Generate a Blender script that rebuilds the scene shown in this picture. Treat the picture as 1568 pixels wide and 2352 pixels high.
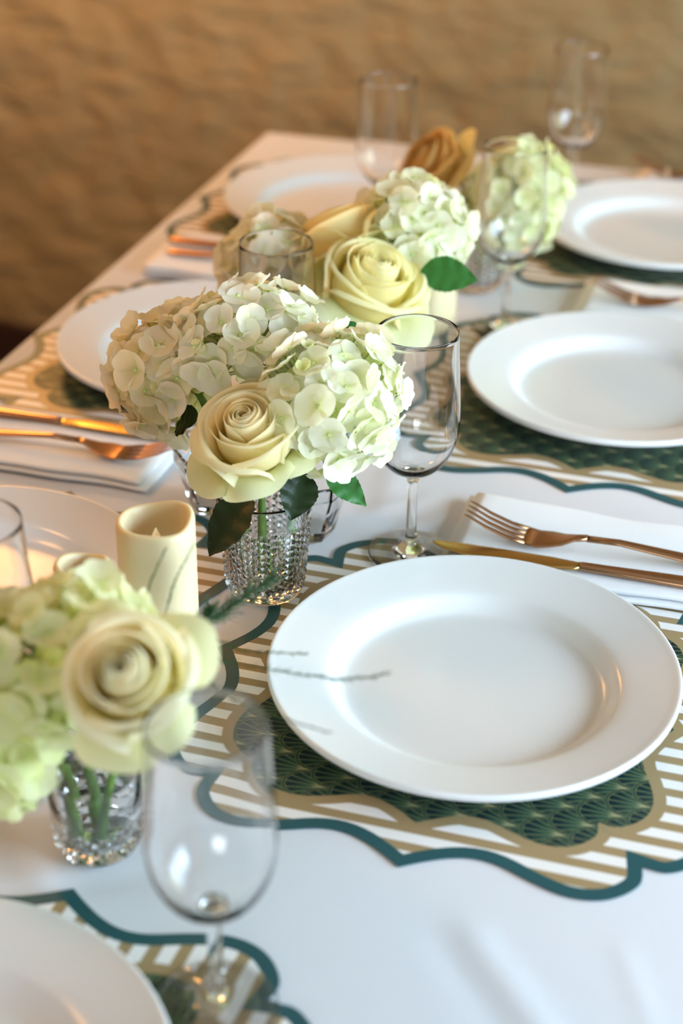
import bpy, bmesh, math, random
from mathutils import Vector, Matrix, noise

for o in list(bpy.data.objects):
    bpy.data.objects.remove(o, do_unlink=True)
scene = bpy.context.scene
C = scene.collection
PI = math.pi
TZ = 0.75                      # table-top height above the floor; x runs across the table, y along it

# ------------------------------------------------------------------ camera
H_CAM = 0.6558
FW = Vector((-0.25287, 0.82709, -0.50197)).normalized()
RT = Vector((0.95488, 0.29687, 0.00812)).normalized()
UP = RT.cross(FW).normalized()
FPX = 3811.2
cd = bpy.data.cameras.new('camera')
cam = bpy.data.objects.new('camera', cd)
C.objects.link(cam)
cam.matrix_world = Matrix(((RT.x, UP.x, -FW.x, 0), (RT.y, UP.y, -FW.y, 0), (RT.z, UP.z, -FW.z, H_CAM + TZ), (0, 0, 0, 1)))
cd.sensor_fit = 'VERTICAL'
cd.sensor_height = 36.0
cd.sensor_width = 24.0
cd.lens = FPX * 36.0 / 2352.0
cd.clip_start = 0.02
cd.dof.use_dof = True
cd.dof.focus_distance = 1.135
cd.dof.aperture_fstop = 3.6
scene.camera = cam

# ------------------------------------------------------------------ world, daylight, exposure
scene.view_settings.view_transform = 'Standard'
scene.view_settings.look = 'None'
scene.view_settings.gamma = 1.0
scene.view_settings.use_curve_mapping = False
scene.view_settings.exposure = 0.19
w = bpy.data.worlds.new('daylight_sky')
scene.world = w
w.use_nodes = True
w.node_tree.nodes['Background'].inputs[0].default_value = (0.62, 0.78, 1.0, 1)
w.node_tree.nodes['Background'].inputs[1].default_value = 0.35

ROOM = dict(x0=-2.6, x1=1.05, y0=-2.0, y1=2.66, z1=2.6)
WIN = dict(y0=0.15, y1=2.50, z0=0.80, z1=1.58)

def area(name, loc, rot, sx, sy, power, colour):
    l = bpy.data.lights.new(name, 'AREA')
    l.shape = 'RECTANGLE'; l.size = sx; l.size_y = sy; l.energy = power; l.color = colour
    o = bpy.data.objects.new(name, l); C.objects.link(o)
    o.location = loc; o.rotation_euler = rot
    return o
# daylight entering the long window in the right-hand wall: open sky on the near side, garden green on the far side
WZ, WH = (WIN['z0'] + WIN['z1']) / 2, WIN['z1'] - WIN['z0']
WM = 1.55
area('window_daylight', (ROOM['x1'] + 0.16, (WIN['y0'] + WM) / 2, WZ), (0, math.radians(90), 0), WH, WM - WIN['y0'], 64, (0.62, 0.82, 1.0))
area('garden_daylight', (ROOM['x1'] + 0.16, (WIN['y1'] + WM) / 2, WZ), (0, math.radians(90), 0), WH, WIN['y1'] - WM, 11, (0.90, 1.0, 0.72))
# added soft fill for the flower fronts, from an unseen opening behind the camera
area('rear_fill_light', (0.1, ROOM['y0'] - 0.16, 1.32), (math.radians(90), 0, 0), 1.2, 0.72, 27, (0.90, 0.95, 1.0))

# ------------------------------------------------------------------ helpers
def lin(c):
    if isinstance(c, str):
        c = [int(c[i:i + 2], 16) / 255 for i in (1, 3, 5)]
        c = [x / 12.92 if x <= 0.04045 else ((x + 0.055) / 1.055) ** 2.4 for x in c]
    return tuple(c[:3]) + (1.0,)

def ray(px, py):
    return FW + RT * ((px - 784) / FPX) - UP * ((py - 1176) / FPX)
def spot_z(px, py, z):
    d = ray(px, py); t = (z - H_CAM) / d.z
    return Vector((d.x * t, d.y * t, z + TZ))
def spot_y(px, py, y):
    d = ray(px, py); t = y / d.y
    return Vector((d.x * t, y, H_CAM + d.z * t + TZ))

def mesh_obj(name, verts, faces, mats, parent=None, M=None, smooth=True, fmat=None, fsmooth=None):
    me = bpy.data.meshes.new(name)
    me.from_pydata([tuple(v) for v in verts], [], faces)
    for m in (mats if isinstance(mats, (list, tuple)) else [mats]):
        me.materials.append(m)
    me.update()
    if fmat:
        me.polygons.foreach_set('material_index', fmat)
    me.polygons.foreach_set('use_smooth', fsmooth if fsmooth else [smooth] * len(me.polygons))
    return link(name, me, parent, M)

def link(name, me, parent=None, M=None):
    o = bpy.data.objects.new(name, me)
    C.objects.link(o)
    if parent: o.parent = parent
    if M is not None: o.matrix_local = M
    return o

def tag(o, label, cat, group=None):
    o['label'] = label; o['category'] = cat
    if group: o['group'] = group
    return o
def thing(name, label, cat, loc, rz=0.0, group=None):
    o = bpy.data.objects.new(name, None); C.objects.link(o)
    o.empty_display_size = 0.02
    o.location = loc; o.rotation_euler = (0, 0, rz)
    return tag(o, label, cat, group)
def struct(o):
    o['kind'] = 'structure'; return o

def T(x, y, z): return Matrix.Translation((x, y, z))
def align(d, spin=0.0):
    d = Vector(d).normalized()
    return d.to_track_quat('Z', 'Y').to_matrix().to_4x4() @ Matrix.Rotation(spin, 4, 'Z')

def box_data(x0, x1, y0, y1, z0, z1, vs, fs):
    b = len(vs)
    vs += [(x0, y0, z0), (x1, y0, z0), (x1, y1, z0), (x0, y1, z0), (x0, y0, z1), (x1, y0, z1), (x1, y1, z1), (x0, y1, z1)]
    fs += [tuple(b + i for i in f) for f in ((3, 2, 1, 0), (4, 5, 6, 7), (0, 1, 5, 4), (1, 2, 6, 5), (2, 3, 7, 6), (3, 0, 4, 7))]
def boxes(name, lst, m, parent=None, M=None):
    vs, fs = [], []
    for b in lst: box_data(*b, vs, fs)
    return mesh_obj(name, vs, fs, m, parent, M, smooth=False)

def lathe_data(prof, n=64, close_start=True, close_end=False):
    vs, fs = [], []
    rings = []
    for r, z in prof:
        if r < 1e-6:
            rings.append([len(vs)]); vs.append((0, 0, z))
        else:
            b = len(vs)
            rings.append(list(range(b, b + n)))
            vs += [(r * math.cos(2 * PI * i / n), r * math.sin(2 * PI * i / n), z) for i in range(n)]
    for a, b in zip(rings, rings[1:]):
        for i in range(n):
            j = (i + 1) % n
            if len(a) == 1 and len(b) == 1: continue
            if len(a) == 1: fs.append((a[0], b[j], b[i]))
            elif len(b) == 1: fs.append((a[i], a[j], b[0]))
            else: fs.append((a[i], a[j], b[j], b[i]))
    return vs, fs

def smooth_prof(pts, sub=4):
    out = []
    n = len(pts)
    for i in range(n - 1):
        p0 = pts[max(i - 1, 0)]; p1 = pts[i]; p2 = pts[i + 1]; p3 = pts[min(i + 2, n - 1)]
        for k in range(sub):
            t = k / sub
            out.append(tuple(0.5 * ((2 * b) + (-a + c) * t + (2 * a - 5 * b + 4 * c - d) * t * t + (-a + 3 * b - 3 * c + d) * t ** 3)
                             for a, b, c, d in zip(p0, p1, p2, p3)))
    out.append(tuple(pts[-1]))
    return out

def tube_data(pts, rad, n=8, cap=True):
    """tube along points; rad number or list"""
    pts = [Vector(p) for p in pts]
    vs, fs = [], []
    m = len(pts)
    up = Vector((0, 0, 1))
    t0 = (pts[1] - pts[0]).normalized()
    if abs(t0.dot(up)) > 0.9: up = Vector((1, 0, 0))
    nrm = t0.cross(up).normalized()
    for i, p in enumerate(pts):
        t = (pts[min(i + 1, m - 1)] - pts[max(i - 1, 0)]).normalized()
        nrm = (nrm - t * nrm.dot(t)).normalized()
        bi = t.cross(nrm)
        r = rad[i] if isinstance(rad, (list, tuple)) else rad
        for k in range(n):
            a = 2 * PI * k / n
            vs.append(p + (nrm * math.cos(a) + bi * math.sin(a)) * r)
    for i in range(m - 1):
        for k in range(n):
            l = (k + 1) % n
            fs.append((i * n + k, i * n + l, (i + 1) * n + l, (i + 1) * n + k))
    if cap:
        fs.append(tuple(range(n - 1, -1, -1)))
        fs.append(tuple(range((m - 1) * n, m * n)))
    return vs, fs

def loft_data(secs, n=14, e=2.0):
    """sections (x, y, z, half width in y, half thickness in z) joined along x, superellipse outline"""
    vs, fs = [], []
    for s in secs:
        x, y, z, hw, ht = s
        for k in range(n):
            a = 2 * PI * k / n
            c, sn = math.cos(a), math.sin(a)
            vs.append((x, y + hw * math.copysign(abs(c) ** (2 / e), c), z + ht * math.copysign(abs(sn) ** (2 / e), sn)))
    m = len(secs)
    for i in range(m - 1):
        for k in range(n):
            l = (k + 1) % n
            fs.append((i * n + l, i * n + k, (i + 1) * n + k, (i + 1) * n + l))
    fs.append(tuple(range(n)))
    fs.append(tuple(range(m * n - 1, (m - 1) * n - 1, -1)))
    return vs, fs

# ------------------------------------------------------------------ materials
MATS = {}
class NT:
    """short hand for building node trees"""
    def __init__(s, name):
        s.m = bpy.data.materials.new(name); s.m.use_nodes = True
        s.t = s.m.node_tree; s.b = s.t.nodes['Principled BSDF']; s.out = s.t.nodes['Material Output']
        MATS[name] = s.m
    def node(s, kind, **kw):
        n = s.t.nodes.new(kind)
        for k, v in kw.items(): setattr(n, k, v)
        return n
    def put(s, sock, v):
        if isinstance(v, bpy.types.NodeSocket): s.t.links.new(v, sock)
        else: sock.default_value = v
    def math(s, op, a, b=None, c=None, clamp=False):
        n = s.node('ShaderNodeMath', operation=op, use_clamp=clamp)
        s.put(n.inputs[0], a)
        if b is not None: s.put(n.inputs[1], b)
        if c is not None: s.put(n.inputs[2], c)
        return n.outputs[0]
    def mix(s, f, a, b, mode='MIX'):
        n = s.node('ShaderNodeMix', data_type='RGBA', blend_type=mode)
        s.put(n.inputs[0], f); s.put(n.inputs[6], a); s.put(n.inputs[7], b)
        return n.outputs[2]
    def ramp(s, f, stops):
        n = s.node('ShaderNodeValToRGB')
        el = n.color_ramp.elements
        while len(el) < len(stops): el.new(0.5)
        for e, (p, c) in zip(el, stops): e.position = p; e.color = c
        s.put(n.inputs[0], f)
        return n.outputs[0]
    def noise(s, vec, scale, detail=3, rough=0.5, out='Fac'):
        n = s.node('ShaderNodeTexNoise')
        s.put(n.inputs['Vector'], vec); n.inputs['Scale'].default_value = scale
        n.inputs['Detail'].default_value = detail; n.inputs['Roughness'].default_value = rough
        return n.outputs[out]
    def coords(s, kind='Object'): return s.node('ShaderNodeTexCoord').outputs[kind]
    def mapping(s, vec, scale=(1, 1, 1), rot=(0, 0, 0)):
        n = s.node('ShaderNodeMapping'); s.put(n.inputs[0], vec)
        n.inputs['Rotation'].default_value = rot; n.inputs['Scale'].default_value = scale
        return n.outputs[0]
    def bump(s, h, strength, dist):
        n = s.node('ShaderNodeBump'); s.put(n.inputs['Height'], h)
        n.inputs['Strength'].default_value = strength; n.inputs['Distance'].default_value = dist
        s.t.links.new(n.outputs[0], s.b.inputs['Normal'])
    def set(s, **kw):
        for k, v in kw.items(): s.put(s.b.inputs[k.replace('_', ' ')], v)
        return s
    def translucent(s, colour, fac):
        """thin leaf or petal: some of the light passes through"""
        tr = s.node('ShaderNodeBsdfTranslucent'); s.put(tr.inputs[0], colour)
        mx = s.node('ShaderNodeMixShader'); mx.inputs[0].default_value = fac
        s.t.links.new(s.b.outputs[0], mx.inputs[1]); s.t.links.new(tr.outputs[0], mx.inputs[2])
        s.t.links.new(mx.outputs[0], s.out.inputs[0])

def simple(name, colour, rough=0.5, metal=0.0, **kw):
    n = NT(name); n.set(Base_Color=lin(colour), Roughness=rough, Metallic=metal, **kw); return n.m

# linen
n = NT('white_linen'); n.set(Base_Color=lin((0.66, 0.68, 0.72)), Roughness=0.85)
v = n.mapping(n.coords(), (1, 1, 1))
wv = n.node('ShaderNodeTexWave', wave_type='BANDS', bands_direction='X'); n.put(wv.inputs[0], v); wv.inputs['Scale'].default_value = 500
wv2 = n.node('ShaderNodeTexWave', wave_type='BANDS', bands_direction='Y'); n.put(wv2.inputs[0], v); wv2.inputs['Scale'].default_value = 500
n.bump(n.math('ADD', n.math('MULTIPLY', n.math('ADD', wv.outputs[1], wv2.outputs[1]), 0.15), n.noise(v, 60, 4)), 0.12, 0.002)
n = NT('napkin_linen'); n.set(Base_Color=lin((0.84, 0.85, 0.87)), Roughness=0.9)
n.bump(n.noise(n.coords(), 220, 3), 0.15, 0.001)
# porcelain
n = NT('white_porcelain'); n.set(Base_Color=lin((0.70, 0.71, 0.71)), Roughness=0.2, IOR=1.5)
# glass
n = NT('clear_glass'); n.set(Base_Color=lin((0.997, 1.0, 0.998)), Roughness=0.0, IOR=1.5); n.b.inputs['Transmission Weight'].default_value = 1.0
n = NT('water'); n.set(Base_Color=lin((0.985, 0.995, 0.985)), Roughness=0.0, IOR=1.33); n.b.inputs['Transmission Weight'].default_value = 1.0
# metals
n = NT('copper_metal'); n.set(Base_Color=lin((0.42, 0.235, 0.13)), Metallic=1.0, Roughness=0.30)
n = NT('gold_metal'); n.set(Base_Color=lin((0.56, 0.37, 0.13)), Metallic=1.0, Roughness=0.24)
# wax
n = NT('ivory_wax'); n.set(Base_Color=lin((0.71, 0.61, 0.37)), Roughness=0.45)
n.b.inputs['Subsurface Weight'].default_value = 0.6; n.b.inputs['Subsurface Radius'].default_value = (1.0, 0.6, 0.25); n.b.inputs['Subsurface Scale'].default_value = 0.008
n = NT('flame_plastic'); n.set(Base_Color=lin((0.9, 0.85, 0.7)), Roughness=0.4, Emission_Color=lin((1, 0.72, 0.35)), Emission_Strength=0.25)
# petals
def petal_mat(name, inner, outer, tfac=0.35):
    n = NT(name)
    a = n.node('ShaderNodeAttribute', attribute_name='tint')
    oi = n.node('ShaderNodeObjectInfo')
    col = n.mix(a.outputs['Fac'], lin(inner), lin(outer))
    col = n.mix(1.0, col, oi.outputs['Color'], 'MULTIPLY')
    nz = n.noise(n.coords(), 420, 3)
    n.set(Base_Color=col, Roughness=0.55); n.b.inputs['Specular IOR Level'].default_value = 0.25
    n.bump(nz, 0.12, 0.001)
    n.translucent(col, tfac)
    return n.m
petal_mat('hydrangea_sepal', (0.84, 0.87, 0.46), (0.94, 0.92, 0.81), 0.50)
petal_mat('rose_petal', (0.97, 0.86, 0.46), (0.98, 0.93, 0.66), 0.46)
petal_mat('rose_guard_petal', (0.66, 0.70, 0.24), (0.91, 0.90, 0.56), 0.46)
petal_mat('rose_gold_petal', (0.80, 0.52, 0.13), (0.88, 0.72, 0.30), 0.3)
simple('floret_eye', (0.55, 0.66, 0.28), 0.5)
def leaf_mat(name, c1, c2, t=0.25):
    n = NT(name)
    col = n.mix(n.noise(n.coords(), 60, 3), lin(c1), lin(c2))
    n.set(Base_Color=col, Roughness=0.42); n.bump(n.noise(n.coords(), 300, 3), 0.2, 0.001); n.translucent(col, t)
leaf_mat('rose_leaf', (0.008, 0.022, 0.007), (0.018, 0.045, 0.012), 0.1)
leaf_mat('green_leaf', (0.025, 0.14, 0.025), (0.05, 0.22, 0.035))
leaf_mat('stem_green', (0.10, 0.20, 0.03), (0.17, 0.30, 0.05), 0.1)
leaf_mat('stalk_green', (0.36, 0.46, 0.13), (0.5, 0.58, 0.2), 0.3)
leaf_mat('fern_green', (0.03, 0.10, 0.035), (0.06, 0.15, 0.05), 0.3)
# dark wood
n = NT('dark_wood')
v = n.mapping(n.coords(), (1, 8, 1))
n.set(Base_Color=n.mix(n.noise(v, 6, 5), lin((0.022, 0.008, 0.005)), lin((0.05, 0.02, 0.012))), Roughness=0.5)
# plaster
n = NT('brown_plaster')
co = n.coords()
mp = n.mapping(co, (1.0, 1.0, 2.6), (0, math.radians(-32), 0))
n1 = n.noise(mp, 9, 6, 0.62); n2 = n.noise(co, 1.3, 3); n3 = n.noise(co, 40, 4)
col = n.mix(n2, lin((0.375, 0.262, 0.108)), lin((0.41, 0.305, 0.155)))
col = n.mix(n.math('MULTIPLY', n1, 0.6), col, lin((0.25, 0.155, 0.062)))
n.set(Base_Color=col, Roughness=0.62)
n.bump(n.math('ADD', n1, n.math('MULTIPLY', n3, 0.12)), 0.7, 0.03)
n = NT('cream_plaster'); n.set(Base_Color=n.mix(n.noise(n.coords(), 3, 4), lin((0.30, 0.20, 0.12)), lin((0.36, 0.25, 0.16))), Roughness=0.8)
n = NT('ceiling_paint'); n.set(Base_Color=n.mix(n.noise(n.coords(), 2, 2), lin((0.62, 0.58, 0.50)), lin((0.66, 0.62, 0.54))), Roughness=0.9)
n = NT('white_paint'); n.set(Base_Color=n.mix(n.noise(n.coords(), 8, 2), lin((0.75, 0.75, 0.73)), lin((0.8, 0.8, 0.78))), Roughness=0.5)
n = NT('lamp_shade'); n.set(Base_Color=lin((0.85, 0.7, 0.45)), Roughness=0.6)
n = NT('lamp_bulb'); n.set(Base_Color=lin((1, 0.8, 0.5)), Emission_Color=lin((1.0, 0.62, 0.3)), Emission_Strength=12.0)
# placemat print
GREEN = '#1a4f55'; TAN = '#9c8660'
simple('mat_green_print', GREEN, 0.45)
simple('mat_tan_print', TAN, 0.42)
n = NT('mat_stripe_print')
sx = n.node('ShaderNodeSeparateXYZ'); n.put(sx.inputs[0], n.coords())
f = n.math('FRACT', n.math('ADD', n.math('DIVIDE', sx.outputs[1], 0.0158), 50.25))
n.set(Base_Color=n.mix(n.math('GREATER_THAN', f, 0.47), lin(TAN), lin((0.80, 0.79, 0.77))), Roughness=0.45)
n = NT('mat_fan_print')
sx = n.node('ShaderNodeSeparateXYZ'); n.put(sx.inputs[0], n.coords())
Y = n.math('ADD', n.math('DIVIDE', sx.outputs[0], -0.0148), 40.0)
X = n.math('ADD', n.math('DIVIDE', sx.outputs[1], 0.0135), 40.0)
y0 = n.math('FLOOR', Y); fy = n.math('SUBTRACT', Y, y0)
par = n.math('MODULO', y0, 2.0)
x1 = n.math('SUBTRACT', X, par)
dx = n.math('SUBTRACT', x1, n.math('MULTIPLY', n.math('FLOOR', n.math('ADD', n.math('DIVIDE', x1, 2.0), 0.5)), 2.0))
d = n.math('SQRT', n.math('ADD', n.math('MULTIPLY', dx, dx), n.math('MULTIPLY', fy, fy)))
inside = n.math('LESS_THAN', d, 1.0)
outside = n.math('SUBTRACT', 1.0, inside)
lx = n.math('SUBTRACT', dx, n.math('MULTIPLY', outside, n.math('SIGN', dx)))
ly = n.math('SUBTRACT', fy, outside)
dd = n.math('SQRT', n.math('ADD', n.math('MULTIPLY', lx, lx), n.math('MULTIPLY', ly, ly)))
ly1 = n.math('ADD', ly, 1.0)
ang = n.math('ARCTAN2', lx, ly1)
rr = n.math('SQRT', n.math('ADD', n.math('MULTIPLY', lx, lx), n.math('MULTIPLY', ly1, ly1)))
rays = n.math('ABSOLUTE', n.math('SINE', n.math('MULTIPLY', ang, 13.0)))
line = n.math('LESS_THAN', rays, n.math('ADD', 0.20, n.math('MULTIPLY', n.math('SUBTRACT', 1.2, rr), 0.22, clamp=True)))
arc1 = n.math('COMPARE', dd, 0.955, 0.018)
arc2 = n.math('COMPARE', dd, 0.835, 0.018)
band = n.math('GREATER_THAN', dd, 0.835)
line = n.math('MULTIPLY', line, n.math('SUBTRACT', 1.0, band))
line = n.math('MAXIMUM', line, n.math('MAXIMUM', arc1, arc2))
base = n.ramp(n.math('DIVIDE', rr, 2.0), [(0.0, lin('#e6dcaa')), (0.17, lin('#a8a274')), (0.34, lin('#2c5240')), (0.75, lin('#08282b'))])
col = n.mix(line, base, n.ramp(n.math('DIVIDE', rr, 2.0), [(0.0, lin('#e6dcae')), (0.4, lin('#86895c')), (1.0, lin('#6c7a52'))]))
n.set(Base_Color=col, Roughness=0.45); n.b.inputs['Specular IOR Level'].default_value = 0.3
M = MATS

# ------------------------------------------------------------------ the room
R = ROOM
struct(boxes('floor', [(R['x0'], R['x1'], R['y0'], R['y1'], -0.1, 0)], M['dark_wood']))
struct(boxes('ceiling', [(R['x0'], R['x1'], R['y0'], R['y1'], R['z1'], R['z1'] + 0.1)], M['ceiling_paint']))
struct(boxes('wall_left', [(R['x0'] - 0.15, R['x0'], R['y0'], R['y1'] + 0.15, 0, R['z1'])], M['cream_plaster']))
W = WIN
struct(boxes('wall_right', [(R['x1'], R['x1'] + 0.15, R['y0'], R['y1'] + 0.15, 0, W['z0']), (R['x1'], R['x1'] + 0.15, R['y0'], R['y1'] + 0.15, W['z1'], R['z1']),
                            (R['x1'], R['x1'] + 0.15, R['y0'], W['y0'], W['z0'], W['z1']), (R['x1'], R['x1'] + 0.15, W['y1'], R['y1'] + 0.15, W['z0'], W['z1'])], M['cream_plaster']))
struct(boxes('wall_front', [(R['x0'], R['x1'], R['y0'] - 0.15, R['y0'], 0, 0.95), (R['x0'], R['x1'], R['y0'] - 0.15, R['y0'], 1.70, R['z1']),
                            (R['x0'], -0.55, R['y0'] - 0.15, R['y0'], 0.95, 1.70), (0.75, R['x1'], R['y0'] - 0.15, R['y0'], 0.95, 1.70)], M['cream_plaster']))  # opening added for the rear fill light
# back wall of hand-trowelled plaster with real relief
vs, fs = [], []
nx, nz = 300, 150
for j in range(nz + 1):
    for i in range(nx + 1):
        x = R['x0'] + (R['x1'] - R['x0']) * i / nx; z = R['z1'] * j / nz
        a, b = x * 0.85 - z * 0.53, x * 0.53 + z * 0.85
        h = noise.fractal(Vector((a * 11.0, b * 21.0, 3.1)), 0.8, 2.1, 4) * 0.0075 + noise.noise(Vector((a * 3.4, b * 6.2, 9))) * 0.006
        vs.append((x, R['y1'] - h, z))
for j in range(nz):
    for i in range(nx):
        k = j * (nx + 1) + i
        fs.append((k, k + 1, k + nx + 2, k + nx + 1))
b0 = len(vs)
box_data(R['x0'], R['x1'], R['y1'] + 0.03, R['y1'] + 0.15, 0, R['z1'], vs, fs)
struct(mesh_obj('wall_back', vs, fs, M['brown_plaster']))
struct(boxes('baseboard_back', [(R['x0'], R['x1'], R['y1'] - 0.03, R['y1'] + 0.02, 0, 0.10)], M['dark_wood']))
wn = struct(boxes('window_1', [(R['x1'] + 0.02, R['x1'] + 0.09, W['y0'], W['y0'] + 0.05, W['z0'], W['z1']), (R['x1'] + 0.02, R['x1'] + 0.09, W['y1'] - 0.05, W['y1'], W['z0'], W['z1']),
                   (R['x1'] + 0.02, R['x1'] + 0.09, W['y0'] + 0.05, W['y1'] - 0.05, W['z0'], W['z0'] + 0.05), (R['x1'] + 0.02, R['x1'] + 0.09, W['y0'] + 0.05, W['y1'] - 0.05, W['z1'] - 0.05, W['z1'])], M['white_paint']))
for k in (1, 2):
    yy = W['y0'] + (W['y1'] - W['y0']) * k / 3
    boxes('mullion', [(R['x1'] + 0.03, R['x1'] + 0.08, yy - 0.025, yy + 0.025, W['z0'] + 0.05, W['z1'] - 0.05)], M['white_paint'], wn)
boxes('window_sill', [(R['x1'] - 0.10, R['x1'] + 0.02, W['y0'] - 0.03, W['y1'] + 0.03, W['z0'] - 0.03, W['z0'])], M['white_paint'], wn)

# two warm pendant lamps that hang on the left of the room, above the picture
def pendant(x, y, label, power, low=0.0):
    t = thing('pendant_lamp', label, 'lamp', (x, y, R['z1']))
    dn = T(0, 0, -low)
    vs, fs = lathe_data([(0.012, 0), (0.05, 0), (0.05, -0.02), (0.012, -0.025)], 24); mesh_obj('ceiling_rose', vs, fs, M['white_paint'], t)
    vs, fs = tube_data([(0, 0, -0.02), (0, 0, -0.62 - low)], 0.004, 6); mesh_obj('cord', vs, fs, M['dark_wood'], t)
    vs, fs = lathe_data(smooth_prof([(0.02, -0.60), (0.06, -0.62), (0.12, -0.70), (0.15, -0.80), (0.147, -0.80), (0.117, -0.705), (0.058, -0.625), (0.018, -0.605)]), 40)
    mesh_obj('shade', vs, fs, M['lamp_shade'], t, dn)
    vs, fs = lathe_data(smooth_prof([(0, -0.81), (0.025, -0.795), (0.035, -0.765), (0.022, -0.72), (0.014, -0.68), (0.014, -0.62)]), 20)
    mesh_obj('bulb', vs, fs, M['lamp_bulb'], t, dn)
    l = bpy.data.lights.new('lamp_light', 'POINT'); l.energy = power; l.color = (1.0, 0.46, 0.13); l.shadow_soft_size = 0.14
    lo = bpy.data.objects.new('lamp_light', l); C.objects.link(lo); lo.location = (x, y, R['z1'] - 0.97 - low)
pendant(-1.30, 0.80, 'warm glowing pendant lamp hanging left of the near end of the table', 10)
pendant(-1.25, 2.12, 'warm glowing pendant lamp hanging near the brown plaster wall', 19, 0.20)

# ------------------------------------------------------------------ table and tablecloth
TX0, TX1, TY0, TY1 = -0.713, 0.035, 0.16, 1.99
tb = thing('dining_table', 'long narrow dining table under the white tablecloth', 'table', ((TX0 + TX1) / 2, (TY0 + TY1) / 2, 0))
hx, hy = (TX1 - TX0) / 2 - 0.006, (TY1 - TY0) / 2 - 0.006
boxes('tabletop', [(-hx, hx, -hy, hy, TZ - 0.035, TZ - 0.004)], M['dark_wood'], tb)
for sx_ in (-1, 1):
    for sy_ in (-1, 1):
        boxes('leg', [(sx_ * (hx - 0.06) - 0.03, sx_ * (hx - 0.06) + 0.03, sy_ * (hy - 0.06) - 0.03, sy_ * (hy - 0.06) + 0.03, 0, TZ - 0.035)], M['dark_wood'], tb)

# soft wrinkles of the cloth: (x, y) start, end, width, height
WR = [((-0.128, 0.664), (-0.070, 0.600), 0.011, 0.0030), ((-0.140, 0.650), (-0.085, 0.590), 0.010, -0.0012), ((-0.045, 0.675), (-0.020, 0.62), 0.007, 0.0012),
      ((-0.245, 1.10), (-0.275, 1.07), 0.010, 0.0030), ((-0.268, 1.125), (-0.31, 1.085), 0.010, 0.0025), ((-0.36, 0.62), (-0.44, 0.70), 0.011, 0.0030), ((-0.40, 0.60), (-0.30, 0.66), 0.010, -0.0022),
      ((-0.31, 1.16), (-0.30, 1.10), 0.012, 0.0025), ((-0.30, 1.58), (-0.33, 1.66), 0.014, 0.003)]
def cloth_h(x, y):
    h = 0.0
    for (a, b), (c, d), wd, ht in WR:
        ax, ay = c - a, d - b; L = math.hypot(ax, ay)
        s = ((x - a) * ax + (y - b) * ay) / L / L; q = ((x - a) * ay - (y - b) * ax) / L
        h += 0.48 * ht * math.exp(-(q / wd) ** 2) * math.exp(-max(0, abs(s - 0.5) - 0.35) ** 2 / 0.06)
    return max(h, -0.0024)
nxc, nyc = 180, 400
nsk = 14
drop = 0.30
cols = [(-1, k) for k in range(nsk, 0, -1)] + [(0, i) for i in range(nxc + 1)] + [(1, k) for k in range(1, nsk + 1)]
rows = [(-1, k) for k in range(nsk, 0, -1)] + [(0, i) for i in range(nyc + 1)] + [(1, k) for k in range(1, nsk + 1)]
def edge_pos(s, k, lo, hi, n):
    if s == 0: return lo + (hi - lo) * k / n, 0.0
    q = drop * k / nsk
    out = 0.006 * (1 - math.exp(-q / 0.006)) + 0.05 * q
    return (lo - out if s < 0 else hi + out), q
vs, fs = [], []
for sr, kr in rows:
    y, qy = edge_pos(sr, kr, TY0, TY1, nyc)
    for sc, kc in cols:
        x, qx = edge_pos(sc, kc, TX0, TX1, nxc)
        q = max(qx, qy)
        if q > 0:
            wv_ = 0.014 * min(1, q / 0.12)
            ph = math.sin(y * 34 + 1.3 * math.sin(y * 9)) if qx > 0 else 0
            ph2 = math.sin(x * 34 + 1.3 * math.sin(x * 11)) if qy > 0 else 0
            z = -q + (0.002 if q < 0.03 else 0)
            x += (ph * wv_) * (sc if sc else 0); y += ph2 * wv_ * (sr if sr else 0)
        else:
            z = cloth_h(x, y)
        vs.append((x, y, TZ + z))
nc = len(cols)
for j in range(len(rows) - 1):
    for i in range(nc - 1):
        k = j * nc + i
        fs.append((k, k + 1, k + nc + 1, k + nc))
tag(mesh_obj('tablecloth', vs, fs, M['white_linen']), 'white linen tablecloth covering the long table under all the place settings', 'tablecloth')

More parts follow.
